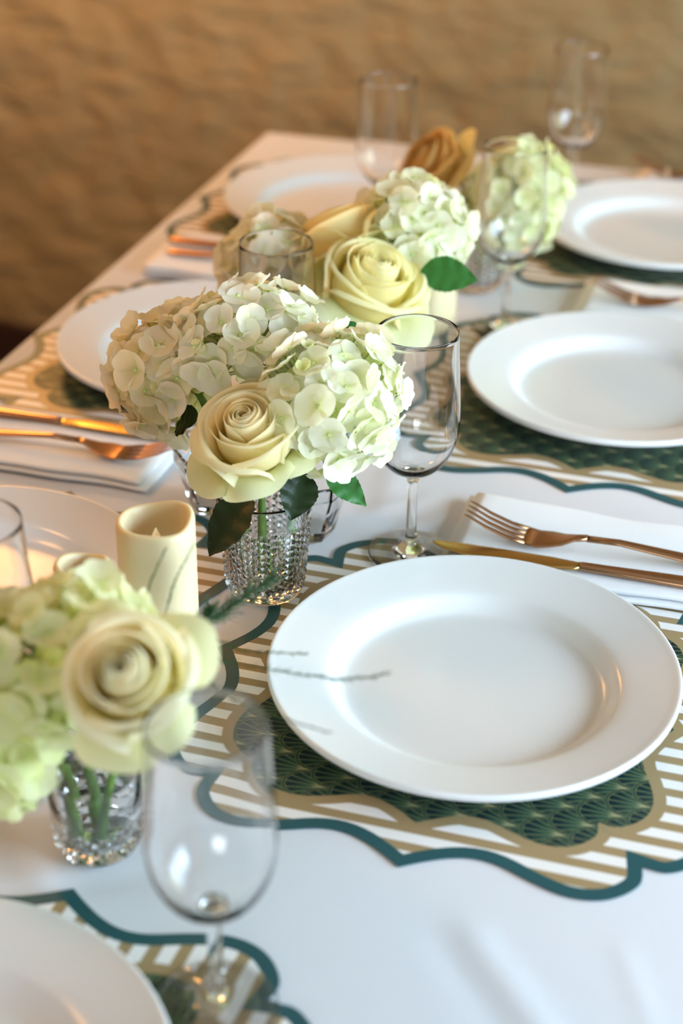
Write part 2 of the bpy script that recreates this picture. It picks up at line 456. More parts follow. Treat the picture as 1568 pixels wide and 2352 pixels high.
# ------------------------------------------------------------------ placemats
OCT = [(0, .1760), (.010, .1690), (.025, .1605), (.040, .1562), (.055, .1578), (.074, .1652), (.092, .1708), (.107, .1710), (.120, .1665), (.130, .1575), (.1355, .1470), (.1340, .1340)]
oc = smooth_prof(OCT, 3)
side = oc + [(y, x) for x, y in reversed(oc[:-1])]        # from top cusp round to the right cusp
outline = []
for q in range(4):
    c_, s_ = math.cos(-PI / 2 * q), math.sin(-PI / 2 * q)
    outline += [(x * c_ - y * s_, x * s_ + y * c_) for x, y in side[:-1]]
def offset(pl, dist):
    n_ = len(pl); out = []
    for i in range(n_):
        a, b, c_ = Vector(pl[i - 1]), Vector(pl[i]), Vector(pl[(i + 1) % n_])
        n1 = Vector((-(b - a).y, (b - a).x)).normalized(); n2 = Vector((-(c_ - b).y, (c_ - b).x)).normalized()
        m = (n1 + n2); m = m / max(m.length, 1e-6)
        k = dist / max(m.dot(n1), 0.45)
        out.append((b.x + m.x * k, b.y + m.y * k))
    # drop the points that folded over at cusps and notches: they end up closer to the outline than they should
    segs = [(Vector(pl[i]), Vector(pl[(i + 1) % n_])) for i in range(n_)]
    def near(p):
        best = 9.0
        for a, b in segs:
            if abs(a.x - p.x) > 0.03 or abs(a.y - p.y) > 0.03: continue
            ab = b - a; t_ = max(0, min(1, (p - a).dot(ab) / max(ab.dot(ab), 1e-12)))
            best = min(best, (p - a - ab * t_).length)
        return best
    ok = [near(Vector(p)) > abs(dist) * 0.985 for p in out]
    i = 0
    st = ok.index(True)
    idx = [(st + j) % n_ for j in range(n_)]
    j = 0
    while j < n_:
        if ok[idx[j]]: j += 1; continue
        e = j
        while e < n_ and not ok[idx[e]]: e += 1
        a0, a1 = Vector(out[idx[j - 2]]), Vector(out[idx[j - 1]])
        b0, b1 = Vector(out[idx[(e + 1) % n_]]), Vector(out[idx[e % n_]])
        d1, d2 = a1 - a0, b1 - b0
        den = d1.x * d2.y - d1.y * d2.x
        mid = (a1 + b1) / 2
        if abs(den) > 1e-12:
            t_ = ((b0 - a0).x * d2.y - (b0 - a0).y * d2.x) / den
            c_ = a0 + d1 * t_
            if (c_ - mid).length < 0.012: mid = c_
        for q in range(j, e): out[idx[q]] = (mid.x, mid.y)
        j = e
    return out
# outline runs clockwise, so the left normal points outward
fan_edge = [(x * 0.775, y * 0.775) for x, y in outline]
rings = [outline, offset(outline, -0.0088), offset(fan_edge, 0.0078), fan_edge]
NM = len(outline)
def mat_mesh():
    vs, fs, fm = [], [], []
    zt = 0.0007
    for r in rings: vs += [(x, y, zt) for x, y in r]
    for k in range(3):
        for i in range(NM):
            j = (i + 1) % NM
            fs.append((k * NM + j, k * NM + i, (k + 1) * NM + i, (k + 1) * NM + j)[::-1]); fm.append(k)
    vs.append((0, 0, zt)); ctr = len(vs) - 1
    for i in range(NM):
        fs.append((3 * NM + (i + 1) % NM, 3 * NM + i, ctr)); fm.append(3)
    b = len(vs)
    vs += [(x, y, 0) for x, y in outline]; vs.append((0, 0, 0))
    for i in range(NM):
        j = (i + 1) % NM
        fs.append((i, j, b + j, b + i)); fm.append(0)
        fs.append((b + i, b + j, b + NM)); fm.append(0)
    me = bpy.data.meshes.new('placemat')
    me.from_pydata(vs, [], fs)
    for m in ('mat_green_print', 'mat_stripe_print', 'mat_tan_print', 'mat_fan_print'): me.materials.append(M[m])
    me.polygons.foreach_set('material_index', fm)
    bm = bmesh.new(); bm.from_mesh(me); bmesh.ops.recalc_face_normals(bm, faces=bm.faces); bm.to_mesh(me); bm.free()
    return me
MATME = mat_mesh()
# place settings, centre and turn
SET = {'A': (-0.177, 0.878, 0), 'B': (-0.157, 1.353, 0), 'C': (-0.173, 1.756, 0), 'D': (-0.536, 1.310, PI), 'E': (-0.530, 1.727, PI), 'F': (-0.358, 0.452, -PI / 2), 'G': (-0.542, 0.867, PI)}
ML = {'A': 'scalloped green fan placemat under the large plate in the middle right', 'B': 'scalloped green fan placemat under the second plate on the right side',
      'C': 'scalloped green fan placemat under the farthest plate on the right side', 'D': 'scalloped placemat under the left plate behind the white hydrangeas',
      'E': 'scalloped placemat under the farthest left plate near the brown wall', 'F': 'scalloped striped placemat under the plate at the bottom left corner',
      'G': 'scalloped placemat mostly hidden behind the pillar candle on the left side'}
for k, (x, y, rz) in SET.items():
    dx_, dy_ = {'A': (-0.003, -0.001), 'B': (-0.01, -0.012), 'F': (0.004, 0.0)}.get(k, (0, 0))
    o = link('placemat', MATME); o.location = (x + dx_, y + dy_, TZ + 0.0006); o.rotation_euler = (0, 0, rz + {'A': 0.01, 'F': -0.035, 'G': 0.02}.get(k, 0))
    tag(o, ML[k], 'placemat', 'scalloped paper placemats on the table')

# ------------------------------------------------------------------ plates
pp = [(0, 0.0042), (0.060, 0.0042), (0.080, 0.0045), (0.0865, 0.0060), (0.0915, 0.0100), (0.0955, 0.0140), (0.101, 0.0162), (0.115, 0.0195), (0.128, 0.0226), (0.1330, 0.0240), (0.1348, 0.0238), (0.1355, 0.0222), (0.1352, 0.0202), (0.1335, 0.0186),
      (0.122, 0.0160), (0.103, 0.0118), (0.0935, 0.0070), (0.088, 0.0020), (0.086, 0.0), (0.082, 0.0), (0.080, 0.0014), (0.05, 0.0014), (0, 0.0014)]
pv, pf = lathe_data(smooth_prof(pp, 3), 96)
PLATE = mesh_obj('dinner_plate', pv, [f[::-1] for f in pf], M['white_porcelain'])
PLL = {'A': 'large white dinner plate in the middle right foreground beside the cut glass vase', 'B': 'white dinner plate behind the clear wine glass, second on the right side',
       'C': 'farthest white dinner plate on the right, beside the far hydrangea', 'D': 'white dinner plate on the left behind the middle hydrangeas',
       'E': 'blurred white dinner plate at the far left end of the table', 'F': 'white dinner plate cut off at the bottom left corner',
       'G': 'shaded dinner plate behind the pillar candle on the left'}
for k, (x, y, rz) in SET.items():
    o = PLATE if k == 'A' else link('dinner_plate', PLATE.data)
    o.location = (x, y, TZ + 0.0014)
    tag(o, PLL[k], 'plate', 'white dinner plates')

# ------------------------------------------------------------------ wine glasses
outer_bowl = [(0.0041, 0.060), (0.0048, 0.0645), (0.0085, 0.0690), (0.0170, 0.0740), (0.0250, 0.0830), (0.0305, 0.0960), (0.0327, 0.1100), (0.0325, 0.1240), (0.0313, 0.1450), (0.0301, 0.1640), (0.0292, 0.1820)]
inner_bowl = [(0.02855, 0.1822), (0.02935, 0.1640), (0.03055, 0.1450), (0.03170, 0.1240), (0.03185, 0.1103), (0.0296, 0.0970), (0.0241, 0.0847), (0.0158, 0.0762), (0.007, 0.0728), (0.0, 0.0720)]
bv, bf = lathe_data(smooth_prof(outer_bowl, 4) + [(0.02905, 0.1826), (0.02872, 0.1826)] + smooth_prof(inner_bowl, 4), 64)
sv, sf = lathe_data(smooth_prof([(0.0062, 0.0105), (0.0046, 0.0150), (0.0039, 0.0240), (0.0037, 0.0400), (0.0039, 0.0530), (0.0041, 0.0600)], 3), 40)
fv, ff = lathe_data(smooth_prof([(0, 0.0), (0.018, 0.0003), (0.0300, 0.0003), (0.0318, 0.0010), (0.0316, 0.0020), (0.0290, 0.0029), (0.0200, 0.0043), (0.0120, 0.0066), (0.0062, 0.0105)], 3), 56)
def make_wine_glass(label, x, y, first=None):
    t = thing('wine_glass', label, 'wine glass', (x, y, TZ + 0.0016), 0, 'clear stemmed wine glasses')
    if first is None:
        mesh_obj('bowl', bv, bf, M['clear_glass'], t); mesh_obj('stem', sv, sf, M['clear_glass'], t); mesh_obj('foot', fv, ff, M['clear_glass'], t)
    else:
        for ch in first.children: link(ch.name.split('.')[0], ch.data, t)
    return t
wg = make_wine_glass('clear wine glass standing right of the middle hydrangea, at the rim of the large plate', -0.262, 1.035)
for lb, x, y in [('clear wine glass in front of the far hydrangea, behind the second right plate', -0.284, 1.464),
                 ('blurred clear wine glass against the brown wall at the far right', -0.288, 1.830),
                 ('clear wine glass whose rim shows behind the flowers beside the left folded napkin', -0.412, 1.165),
                 ('faint clear wine glass against the brown wall behind the far left plate', -0.455, 1.640),
                 ('blurred clear wine glass in the bottom foreground beside the bottom left plate', -0.239, 0.570),
                 ('clear wine glass cut off at the left edge behind the front hydrangea', -0.432, 0.702)]:
    make_wine_glass(lb, x, y, wg)

# ------------------------------------------------------------------ napkins, forks, knives
def napkin(label, x, y, L, Wd, rz, seed):
    t = thing('napkin', label, 'napkin', (x, y, TZ + 0.0014), rz, 'folded white napkins')
    rnd = random.Random(seed)
    def fold(name, x0, x1, w0, zc, ht, yo):
        secs = []
        N = 26
        for i in range(N + 1):
            s = i / N
            e = min(1.0, min(s, 1 - s) * 40 + 0.25)
            yy = yo + 0.0016 * math.sin(s * 7 + seed) + 0.001 * math.sin(s * 17 + seed * 2)
            zz = zc + 0.0004 * math.sin(s * 9 + seed) * (ht > 0.002)
            secs.append((x0 + (x1 - x0) * s, yy, zz, w0 * (1 + 0.012 * math.sin(s * 5 + seed)), ht * (0.45 + 0.55 * e)))
        vs, fs = loft_data(secs, 40, 5.0)
        return mesh_obj(name, vs, fs, M['napkin_linen'], t)
    fold('lower_fold', 0, L, Wd / 2, 0.0025, 0.0024, 0)
    fold('upper_fold', 0.006, L, Wd / 2 - 0.003, 0.0074, 0.0025, 0.001)
    return t
napkin('folded white napkin under the fork and knife behind the large front plate', -0.238, 1.071, 0.235, 0.112, 0.0, 1)
napkin('folded white napkin behind the second plate on the right side', -0.228, 1.548, 0.235, 0.110, 0.0, 2)
napkin('folded white napkin at the far right corner of the table', -0.228, 1.925, 0.235, 0.104, 0.0, 3)
napkin('folded white napkin with fork and knife on the left side, before the hydrangeas', -0.486, 1.105, 0.215, 0.098, PI, 4)
napkin('folded white napkin on the far left between the two left plates', -0.48, 1.540, 0.195, 0.112, PI, 5)

cop, gol = M['copper_metal'], M['gold_metal']
def arch(x):      # height of the fork's centre line along its length
    P = [(0, .0035), (.03, .0040), (.07, .0075), (.105, .0105), (.125, .0095), (.14, .0050), (.155, .0032), (.172, .0060), (.19, .0122), (.205, .0195)]
    for (a, b), (c_, d_) in zip(P, P[1:]):
        if x <= c_:
            s = (x - a) / (c_ - a); s = s * s * (3 - 2 * s) * 0.5 + s * 0.5
            return b + (d_ - b) * s
    return P[-1][1]
hs = [(0.000, .0030, .0010), (0.002, .0052, .0017), (0.010, .0066, .0020), (0.035, .0062, .0019), (0.07, .0046, .0017), (0.10, .0034, .0017), (0.122, .0031, .0018)]
fh = loft_data([(x, 0, arch(x), hw, ht) for x, hw, ht in hs], 14, 2.4)
hd = [(0.122, .0031, .0018), (0.130, .0040, .0016), (0.138, .0080, .0013), (0.146, .0110, .0011), (0.155, .0119, .0010), (0.164, .0118, .0010)]
fhd = loft_data([(x, 0, arch(x) + 0.0006, hw, ht) for x, hw, ht in hd], 18, 2.6)
ft = loft_data([(x, 0, arch(x) + 0.0006, hw, ht) for x, hw, ht in [(0.163, .0021, .0010), (0.175, .0019, .00095), (0.19, .0016, .0009), (0.201, .0011, .0007), (0.205, .0004, .0003)]], 10, 2.4)
kh = loft_data([(x, 0, .0042, hw, ht) for x, hw, ht in [(0, .0030, .0012), (.002, .0056, .0026), (.012, .0072, .0032), (.05, .0060, .0030), (.085, .0044, .0029), (.102, .0042, .0028), (.105, .0038, .0024)]], 16, 2.5)
kb = loft_data([(x, y, .0042, hw, ht) for x, y, hw, ht in [(.104, 0, .0040, .0022), (.109, .0006, .0058, .0014), (.125, .0012, .0082, .0010), (.16, .0014, .0090, .0008), (.19, .0010, .0082, .0007), (.205, -.0006, .0058, .0006), (.213, -.0028, .0026, .0005), (.215, -.0038, .0008, .0003)]], 16, 2.2)
FM = {}
def fork(label, x, y, z, rz):
    t = thing('fork', label, 'fork', (x, y, TZ + z), rz, 'copper forks')
    def pt(nm, d, m, Mx=None):
        if nm not in FM:
            FM[nm] = mesh_obj(nm, *d, m, t, Mx).data
        else: link(nm, FM[nm], t, Mx)
    pt('handle', fh, cop); pt('head', fhd, cop)
    for k in range(4): pt('tine', ft, cop, T(0, (k - 1.5) * 0.0064, 0))
    t.scale = (1.10, 1.10, 1.10)
    return t
def knife(label, x, y, z, rz):
    t = thing('table_knife', label, 'knife', (x, y, TZ + z), rz, 'gold table knives')
    for nm, d, m in (('knife_handle', kh, cop), ('blade', kb, gol)):
        if nm not in FM: FM[nm] = mesh_obj(nm, *d, m, t).data
        else: link(nm, FM[nm], t)
    return t
NZ = 0.0112
fork('copper fork on the napkin behind the large front plate', 0.000, 1.066, NZ, PI + 0.02)
knife('gold table knife along the near edge of the napkin behind the large plate', -0.030, 1.037, NZ - 0.0006, PI + 0.02)
fork('copper fork on the napkin behind the second right plate', 0.012, 1.548, NZ, PI + 0.02)
fork('dark copper fork at the far right corner napkin', -0.008, 1.945, NZ, PI + 0.02)
fork('brown copper fork on the left napkin, its tines behind the white rose', -0.695, 1.086, NZ, 0.03)
knife('gold table knife on the left napkin before the left plate', -0.700, 1.128, NZ - 0.0006, 0.015)
fork('copper fork on the far left napkin', -0.66, 1.523, NZ, 0.02)
knife('gold table knife on the far left napkin', -0.672, 1.556, NZ - 0.0006, 0.0)

# ------------------------------------------------------------------ glass tumblers, votives, candles
def cut_tumbler(name, label, x, y, rb, rt, h, z0, z1, ncell, water=0.0, depth=0.0016, group=None):
    """tumbler whose outside is cut with a honeycomb of shallow pyramids between heights z0 and z1"""
    t = thing(name, label, 'vase', (x, y, TZ + 0.0015), 0.2, group)
    ncol = ncell * 3
    rad = lambda z: rb + (rt - rb) * z / h
    s = 2 * PI * (rb + rt) / 2 / ncol
    nr = max(2, int(round((z1 - z0) / (s * 0.866))))
    vs, fs, sm = [], [], []
    def ring(r, z, off=0.0):
        b = len(vs)
        for i in range(ncol):
            a = 2 * PI * (i + off) / ncol
            vs.append((r * math.cos(a), r * math.sin(a), z))
        return b
    def quads(a, b, smooth=True, flip=False):
        for i in range(ncol):
            j = (i + 1) % ncol
            q = (a + i, a + j, b + j, b + i)
            fs.append(q[::-1] if flip else q); sm.append(smooth)
    # bottom
    c0 = len(vs); vs.append((0, 0, 0.0012))
    r0 = ring(rb * 0.72, 0.0010); r1 = ring(rb * 0.80, 0.0); r2 = ring(rb * 0.92, 0.0); r3 = ring(rad(z0) - 0.0004, z0)
    for i in range(ncol): fs.append((c0, r0 + (i + 1) % ncol, r0 + i)); sm.append(True)
    quads(r0, r1); quads(r1, r2); quads(r2, r3)
    prev = r3; first = None
    for j in range(nr + 1):
        z = z0 + (z1 - z0) * j / nr
        b = len(vs)
        for i in range(ncol):
            q = i - (j - (j & 1)) // 2
            c = (q - j) % 3
            rr_ = rad(z) + (0.0004 if c == 0 else -depth if c == 1 else -depth * 0.9)
            if j in (0, nr): rr_ = rad(z) - 0.0004
            a = 2 * PI * (i + 0.5 * (j & 1)) / ncol
            vs.append((rr_ * math.cos(a), rr_ * math.sin(a), z))
        if j == 0:
            # weld-like joint ring
            quads(prev, b, False)
        else:
            o = (j - 1) & 1
            for i in range(ncol):
                k = (i + 1) % ncol
                if o == 0: fs += [(prev + i, prev + k, b + i), (prev + k, b + k, b + i)]
                else: fs += [(prev + i, b + k, b + i), (prev + i, prev + k, b + k)]
                sm += [False, False]
        prev = b
    off = 0.5 * (nr & 1)
    q1 = ring(rad(z1) + 0.0002, z1 + 0.0015, off); quads(prev, q1, False)
    qa = ring(rad(z1 + 0.004), z1 + 0.004, off); quads(q1, qa); q1 = ring(rad(h - 0.0025), h - 0.0025, off); quads(qa, q1)
    q2 = ring(rad(h) , h - 0.001, off); quads(q1, q2)
    q3 = ring(rad(h) - 0.0009, h, off); quads(q2, q3)
    th = 0.0028
    q4 = ring(rad(h) - 0.0016, h - 0.0006, off); quads(q3, q4)
    qb = ring(rad(h - 0.0025) - 0.0017, h - 0.0025, off); quads(q4, qb); q4 = qb
    zb = 0.008
    q5 = ring(rad(h * 0.55) - th + 0.0004, h * 0.55, off); quads(q4, q5)
    qc = ring(rad(zb + 0.007) - th - 0.0004, zb + 0.007, off); quads(q5, qc)
    q6 = ring(rad(zb + 0.003) - th - 0.0012, zb + 0.003, off); quads(qc, q6)
    q7 = ring(rad(zb) - th - 0.005, zb, off); quads(q6, q7)
    ce = len(vs); vs.append((0, 0, zb))
    for i in range(ncol): fs.append((q7 + i, q7 + (i + 1) % ncol, ce)); sm.append(True)
    mesh_obj('cut_glass_body', vs, fs, M['clear_glass'], t, fsmooth=sm)
    if water > 0:
        wv_, wf_ = lathe_data([(0, zb + 0.0006), (rad(zb) - th - 0.0056, zb + 0.0006), (rad(zb + 0.004) - th - 0.0018, zb + 0.0046), (rad(water) - th - 0.0016, water - 0.0005), (rad(water) - th - 0.0020, water), (0, water)], 48)
        mesh_obj('water', wv_, wf_, M['water'], t)
    return t
V1 = (-0.351, 0.669); V2 = (-0.350, 0.958); V3 = (-0.362, 1.245); V4 = (-0.339, 1.565)
cut_tumbler('flower_vase', 'clear glass tumbler vase with rose stems in the left foreground', *V1, 0.0255, 0.0285, 0.080, 0.004, 0.024, 18, 0.050, 0.0010, 'cut glass tumbler vases')
cut_tumbler('flower_vase', 'cut glass tumbler vase with honeycomb facets below the sharp middle rose', *V2, 0.0285, 0.0350, 0.082, 0.005, 0.062, 21, 0.0, 0.0008, 'cut glass tumbler vases')
cut_tumbler('flower_vase', 'cut glass tumbler vase hidden behind the middle hydrangeas', *V3, 0.0285, 0.0350, 0.082, 0.005, 0.062, 21, 0.0, 0.0008, 'cut glass tumbler vases')
cut_tumbler('flower_vase', 'blurred glass tumbler vase under the far hydrangea', *V4, 0.0285, 0.0350, 0.082, 0.005, 0.062, 21, 0.0, 0.0008, 'cut glass tumbler vases')

def votive(label, x, y, rz):
    pr = [(0, 0.001), (0.016, 0.0), (0.021, 0.0008), (0.0235, 0.005), (0.0285, 0.026), (0.0335, 0.041), (0.0340, 0.052), (0.0325, 0.0525), (0.0305, 0.050), (0.0295, 0.041), (0.025, 0.026), (0.019, 0.010), (0, 0.009)]
    vs, fs = lathe_data(pr, 8)
    o = mesh_obj('votive_holder', vs, fs, M['clear_glass'], smooth=False)
    o.location = (x, y, TZ + 0.0015); o.rotation_euler = (0, 0, rz)
    return tag(o, label, 'candle holder', 'faceted glass votive holders')
votive('faceted clear glass votive holder right behind the cut glass vase', -0.3475, 1.040, 0.2)
votive('faceted clear glass votive holder sparkling between the pillar candle and the middle rose', -0.425, 1.058, 0.35)

def candle(label, x, y, r, h, ph):
    t = thing('pillar_candle', label, 'candle', (x, y, TZ + 0.0015), ph, 'ivory flameless pillar candles')
    n_ = 64
    rows_ = [(0, 0, 0), (r - 0.002, 0, 0), (r, 0.002, 0), (r, 0.5, 0), (r, 0.9, 0), (r, -0.004, 1), (r - 0.0008, -0.0012, 1), (r - 0.0024, 0.0, 1), (r - 0.0040, -0.0010, 1), (r - 0.0050, -0.0045, 1), (r - 0.0058, -0.016, 1), (r - 0.0085, -0.026, 1), (0.006, -0.028, 1), (0, -0.028, 1)]
    vs, fs = [], []
    rg = []
    for rr_, z, top in rows_:
        if rr_ == 0:
            rg.append([len(vs)]); vs.append((0, 0, z if not top else h + z)); continue
        b = len(vs); rg.append(list(range(b, b + n_)))
        for i in range(n_):
            a = 2 * PI * i / n_
            wob = 0.0014 * math.cos(2 * a) + 0.0009 * math.sin(3 * a + 0.6)
            sq = 1 + 0.045 * math.cos(4 * a)
            zz = (h + z + wob * (1 if z > -0.015 else 0.3)) if top else (z * h if z >= 0.4 else z)
            vs.append((rr_ * sq * math.cos(a), rr_ * sq * math.sin(a), zz))
    for a, b in zip(rg, rg[1:]):
        for i in range(n_):
            j = (i + 1) % n_
            if len(a) == 1: fs.append((a[0], b[j], b[i]))
            elif len(b) == 1: fs.append((a[i], a[j], b[0]))
            else: fs.append((a[i], a[j], b[j], b[i]))
    mesh_obj('wax_body', vs, fs, M['ivory_wax'], t)
    vs, fs = lathe_data(smooth_prof([(0, 0.0), (0.0030, 0.001), (0.0042, 0.007), (0.0030, 0.014), (0.0012, 0.019), (0, 0.0215)], 3), 16)
    mesh_obj('flame_tip', vs, fs, M['flame_plastic'], t, T(0, 0, h - 0.0285))
    return t
candle('tall ivory pillar candle with a wavy rim standing left of the cut glass vase', -0.374, 0.824, 0.0250, 0.128, 0.9)
candle('slim ivory pillar candle whose rim just shows behind the front hydrangea', -0.400, 0.771, 0.0170, 0.121, 0.3)
candle('ivory pillar candle half hidden behind the second rose, near the far vase', -0.353, 1.442, 0.0230, 0.064, 0.1)

# ------------------------------------------------------------------ flowers
def set_tint(me, vals):
    at = me.attributes.new('tint', 'FLOAT', 'POINT')
    at.data.foreach_set('value', vals)

def floret_mesh(seed, cup, size=0.0102):
    rnd = random.Random(seed)
    vs, fs, tint, fm = [], [], [], []
    na = nb = 7
    for s in range(4):
        a0 = PI / 2 * s + rnd.uniform(-0.12, 0.12)
        L = size * rnd.uniform(0.92, 1.12); Wd = L * rnd.uniform(0.60, 0.70)
        lift = cup * rnd.uniform(0.7, 1.3); zs = 0.0005 * (s % 2)
        tw = rnd.uniform(-0.3, 0.3); ruf = rnd.uniform(0, 6)
        b0_ = len(vs)
        for j in range(nb + 1):
            for i in range(na + 1):
                p, q = i / na * 2 - 1, j / nb * 2 - 1
                dx_, dy_ = p * math.sqrt(1 - q * q / 2), q * math.sqrt(1 - p * p / 2)
                t = (dy_ + 1) / 2
                x = dx_ * Wd * (0.50 + 0.50 * min(1, t * 2.2))
                y = L * (0.04 + 0.96 * t) * (1 + 0.03 * abs(dx_))
                edge = dx_ * dx_ + dy_ * dy_
                z = zs + lift * L * t ** 1.4 + (0.14 + 0.30 * lift) * L * dx_ * dx_ * t - 0.10 * L * max(0, t - 0.65) + tw * x * t * 0.5
                z += 0.00035 * edge ** 2 * math.sin(5 * math.atan2(dx_, dy_ + 0.01) + ruf)
                ca, sa = math.cos(a0), math.sin(a0)
                vs.append((x * ca - y * sa, x * sa + y * ca, z)); tint.append(min(1, (t * 2.6) ** 0.9))
        for j in range(nb):
            for i in range(na):
                k = b0_ + j * (na + 1) + i
                fs.append((k, k + 1, k + na + 2, k + na + 1)); fm.append(0)
    # the small round eye
    b0_ = len(vs)
    ev, ef = lathe_data([(0.0013, -0.0002), (0.00125, 0.0006), (0.0007, 0.0013), (0, 0.0015)], 8)
    vs += [Vector(p) for p in ev]; tint += [0] * len(ev)
    for f_ in ef: fs.append(tuple(b0_ + i for i in f_)); fm.append(1)
    me = bpy.data.meshes.new('floret'); me.from_pydata([tuple(p) for p in vs], [], fs)
    me.materials.append(M['hydrangea_sepal']); me.materials.append(M['floret_eye'])
    me.polygons.foreach_set('material_index', fm); me.polygons.foreach_set('use_smooth', [True] * len(me.polygons))
    set_tint(me, tint)
    return me
FLOR = [floret_mesh(11, 0.15), floret_mesh(12, 0.30), floret_mesh(13, 0.48), floret_mesh(14, 0.7), floret_mesh(15, 0.22), floret_mesh(16, 0.38)]

def hydrangea(label, centre, radii, axis, foot, n, seed, tintf, low=-0.35, size=1.0):
    """centre, foot in world coordinates; radii of the dome; florets all over the dome"""
    rnd = random.Random(seed)
    foot = Vector(foot); centre = Vector(centre); axis = Vector(axis).normalized()
    t = thing('hydrangea', label, 'flower', foot, 0, 'white hydrangea heads')
    rel = centre - foot
    base = rel - axis * radii[2] * 0.55
    mid = base * 0.55 + Vector((0, 0, base.z * 0.12))
    pts = smooth_prof([(0, 0, 0), tuple(mid), tuple(base), tuple(rel - axis * radii[2] * 0.1)], 6)
    vs, fs = tube_data(pts, 0.0028, 8); mesh_obj('stem', vs, fs, M['stem_green'], t)
    rot = align(axis)
    bvs, bfs = [], []
    g = PI * (3 - 5 ** 0.5)
    tot = int(n / (1 - (low + 1) / 2))
    for layer, (sc, cnt) in enumerate(((1.0, tot), (0.74, int(tot * 0.38)))):
        for i in range(cnt):
            zz = 1 - 2 * (i + 0.5) / cnt
            if zz < low: continue
            rr_ = math.sqrt(1 - zz * zz); a = g * i + layer
            nrm = Vector((rr_ * math.cos(a), rr_ * math.sin(a), zz))
            nrm = (nrm + Vector([rnd.gauss(0, 0.07) for _ in range(3)])).normalized()
            bump_ = sc * (1 + rnd.uniform(-0.10, 0.06) + 0.05 * math.sin(nrm.x * 9 + seed) * math.cos(nrm.y * 8))
            loc = Vector((nrm.x * radii[0], nrm.y * radii[1], nrm.z * radii[2])) * bump_
            nn = Vector((nrm.x / radii[0], nrm.y / radii[1], nrm.z / radii[2])).normalized()
            nn = (nn + Vector([rnd.gauss(0, 0.30) for _ in range(3)])).normalized()
            small = rnd.random() < 0.09 or (layer == 1 and rnd.random() < 0.4)
            s = size * (rnd.uniform(0.42, 0.6) if small else rnd.uniform(1.02, 1.38))
            o = link('floret', FLOR[3 if small else rnd.choice((0, 0, 1, 1, 2, 4, 4, 5))], t)
            wl = rot @ loc + rel; wn_ = (rot.to_3x3() @ nn)
            o.matrix_local = Matrix.Translation(wl) @ align(wn_, rnd.uniform(0, 2 * PI)) @ Matrix.Diagonal((s, s, s, 1))
            c = tintf(wl - rel, rnd, small or layer == 1)
            o.color = (c[0], c[1], c[2], 1)
            if layer == 0:
                p0 = rel - axis * radii[2] * 0.25
                d_ = wl - wn_ * 0.002
                tv, tf = tube_data([p0, p0.lerp(d_, 0.55) + axis * 0.002, d_], 0.0007, 4, False)
                b_ = len(bvs); bvs += tv; bfs += [tuple(b_ + k for k in f_) for f_ in tf]
    mesh_obj('stalks', bvs, bfs, M['stalk_green'], t)['kind'] = 'stuff'
    return t

def petal_mesh(i, k, rnd, mat, opening=1.0, guard=False):
    """one petal in the rose's own frame; k runs 0 (heart) to 1 (outside)"""
    na, nb = 18, 14
    phi = i * 2.39996 + rnd.uniform(-0.2, 0.2)
    if guard:
        r_bel, z_bel, r_top, z_top, curl, W_, drop = 0.030, 0.010, 0.0440 + rnd.uniform(-.003, .005), 0.0150 + rnd.uniform(-.009, .006), 0.0070, math.radians(rnd.uniform(42, 54)), 0.36
    else:
        r_bel = 0.0055 + 0.0285 * k ** 0.95
        r_top = 0.0022 + 0.0315 * k ** 1.12 * opening
        z_top = 0.0440 + 0.0020 * math.sin(k * 3.0) - 0.0095 * k ** 3
        z_bel = 0.021 - 0.003 * k
        curl = 0.0004 + 0.0085 * max(0, k - 0.22) ** 1.1
        W_ = math.radians(165 - 92 * min(1, k * 1.1) ** 0.8)
        drop = 0.10 + 0.24 * k
    spir = 0.0030 * (1 - 0.4 * k)
    wav = [rnd.uniform(-1, 1) for _ in range(8)]
    skew = rnd.uniform(-0.12, 0.12)
    vs, fs, tint = [], [], []
    for j in range(nb + 1):
        t = (j / nb) ** 0.85
        for q_ in range(na + 1):
            s = q_ / na * 2 - 1
            es = abs(s + skew * (1 - s * s))
            f = t * (1 - drop * es ** 2.4 - 0.30 * max(0, (es - 0.72) / 0.28) ** 2 + 0.03 * k * max(0, 1 - es * 4))
            if f < 0.5:
                u_ = f / 0.5
                rad = 0.004 + (r_bel - 0.004) * math.sin(PI / 2 * u_) ** 0.85
                z = z_bel * (1 - math.cos(PI / 2 * u_)) ** 0.9
            else:
                u_ = (f - 0.5) / 0.5
                rad = r_bel + (r_top - r_bel) * u_ ** 1.6
                z = z_bel + (z_top - z_bel) * math.sin(PI / 2 * u_ * 0.92) / math.sin(PI / 2 * 0.92)
            cu = max(0, (t - 0.66) / 0.34)
            cw = curl * (1 + 0.35 * wav[6] * math.sin(2.5 * s + wav[7] * 2))
            rad += cw * cu ** 1.8 * (1.0 + 0.5 * es)
            z -= cw * 0.80 * cu ** 3.2 * (1 + 0.3 * es)
            rad += spir * s * t
            lip = max(0, t - 0.55) / 0.45
            rad += lip * 0.0011 * (0.25 + k + 1.6 * guard) * (wav[0] * math.sin(3.2 * s + wav[1] * 3) + 0.45 * wav[2] * math.sin(7 * s + wav[3] * 3))
            z += lip * 0.0009 * (0.25 + k + 3.0 * guard) * wav[4] * math.sin(5 * s + wav[5] * 3)
            ww = W_ * (0.30 + 0.70 * math.sin(PI / 2 * min(1, t * 1.6 + 0.08)))
            a = phi + s * ww
            vs.append((rad * math.cos(a), rad * math.sin(a), z))
            tint.append(min(1, max(0, (t - 0.45) * 1.9)))
    for j in range(nb):
        for q_ in range(na):
            k_ = j * (na + 1) + q_
            fs.append((k_, k_ + 1, k_ + na + 2, k_ + na + 1))
    me = bpy.data.meshes.new('petal'); me.from_pydata(vs, [], fs); me.materials.append(mat)
    me.polygons.foreach_set('use_smooth', [True] * len(me.polygons)); set_tint(me, tint)
    return me

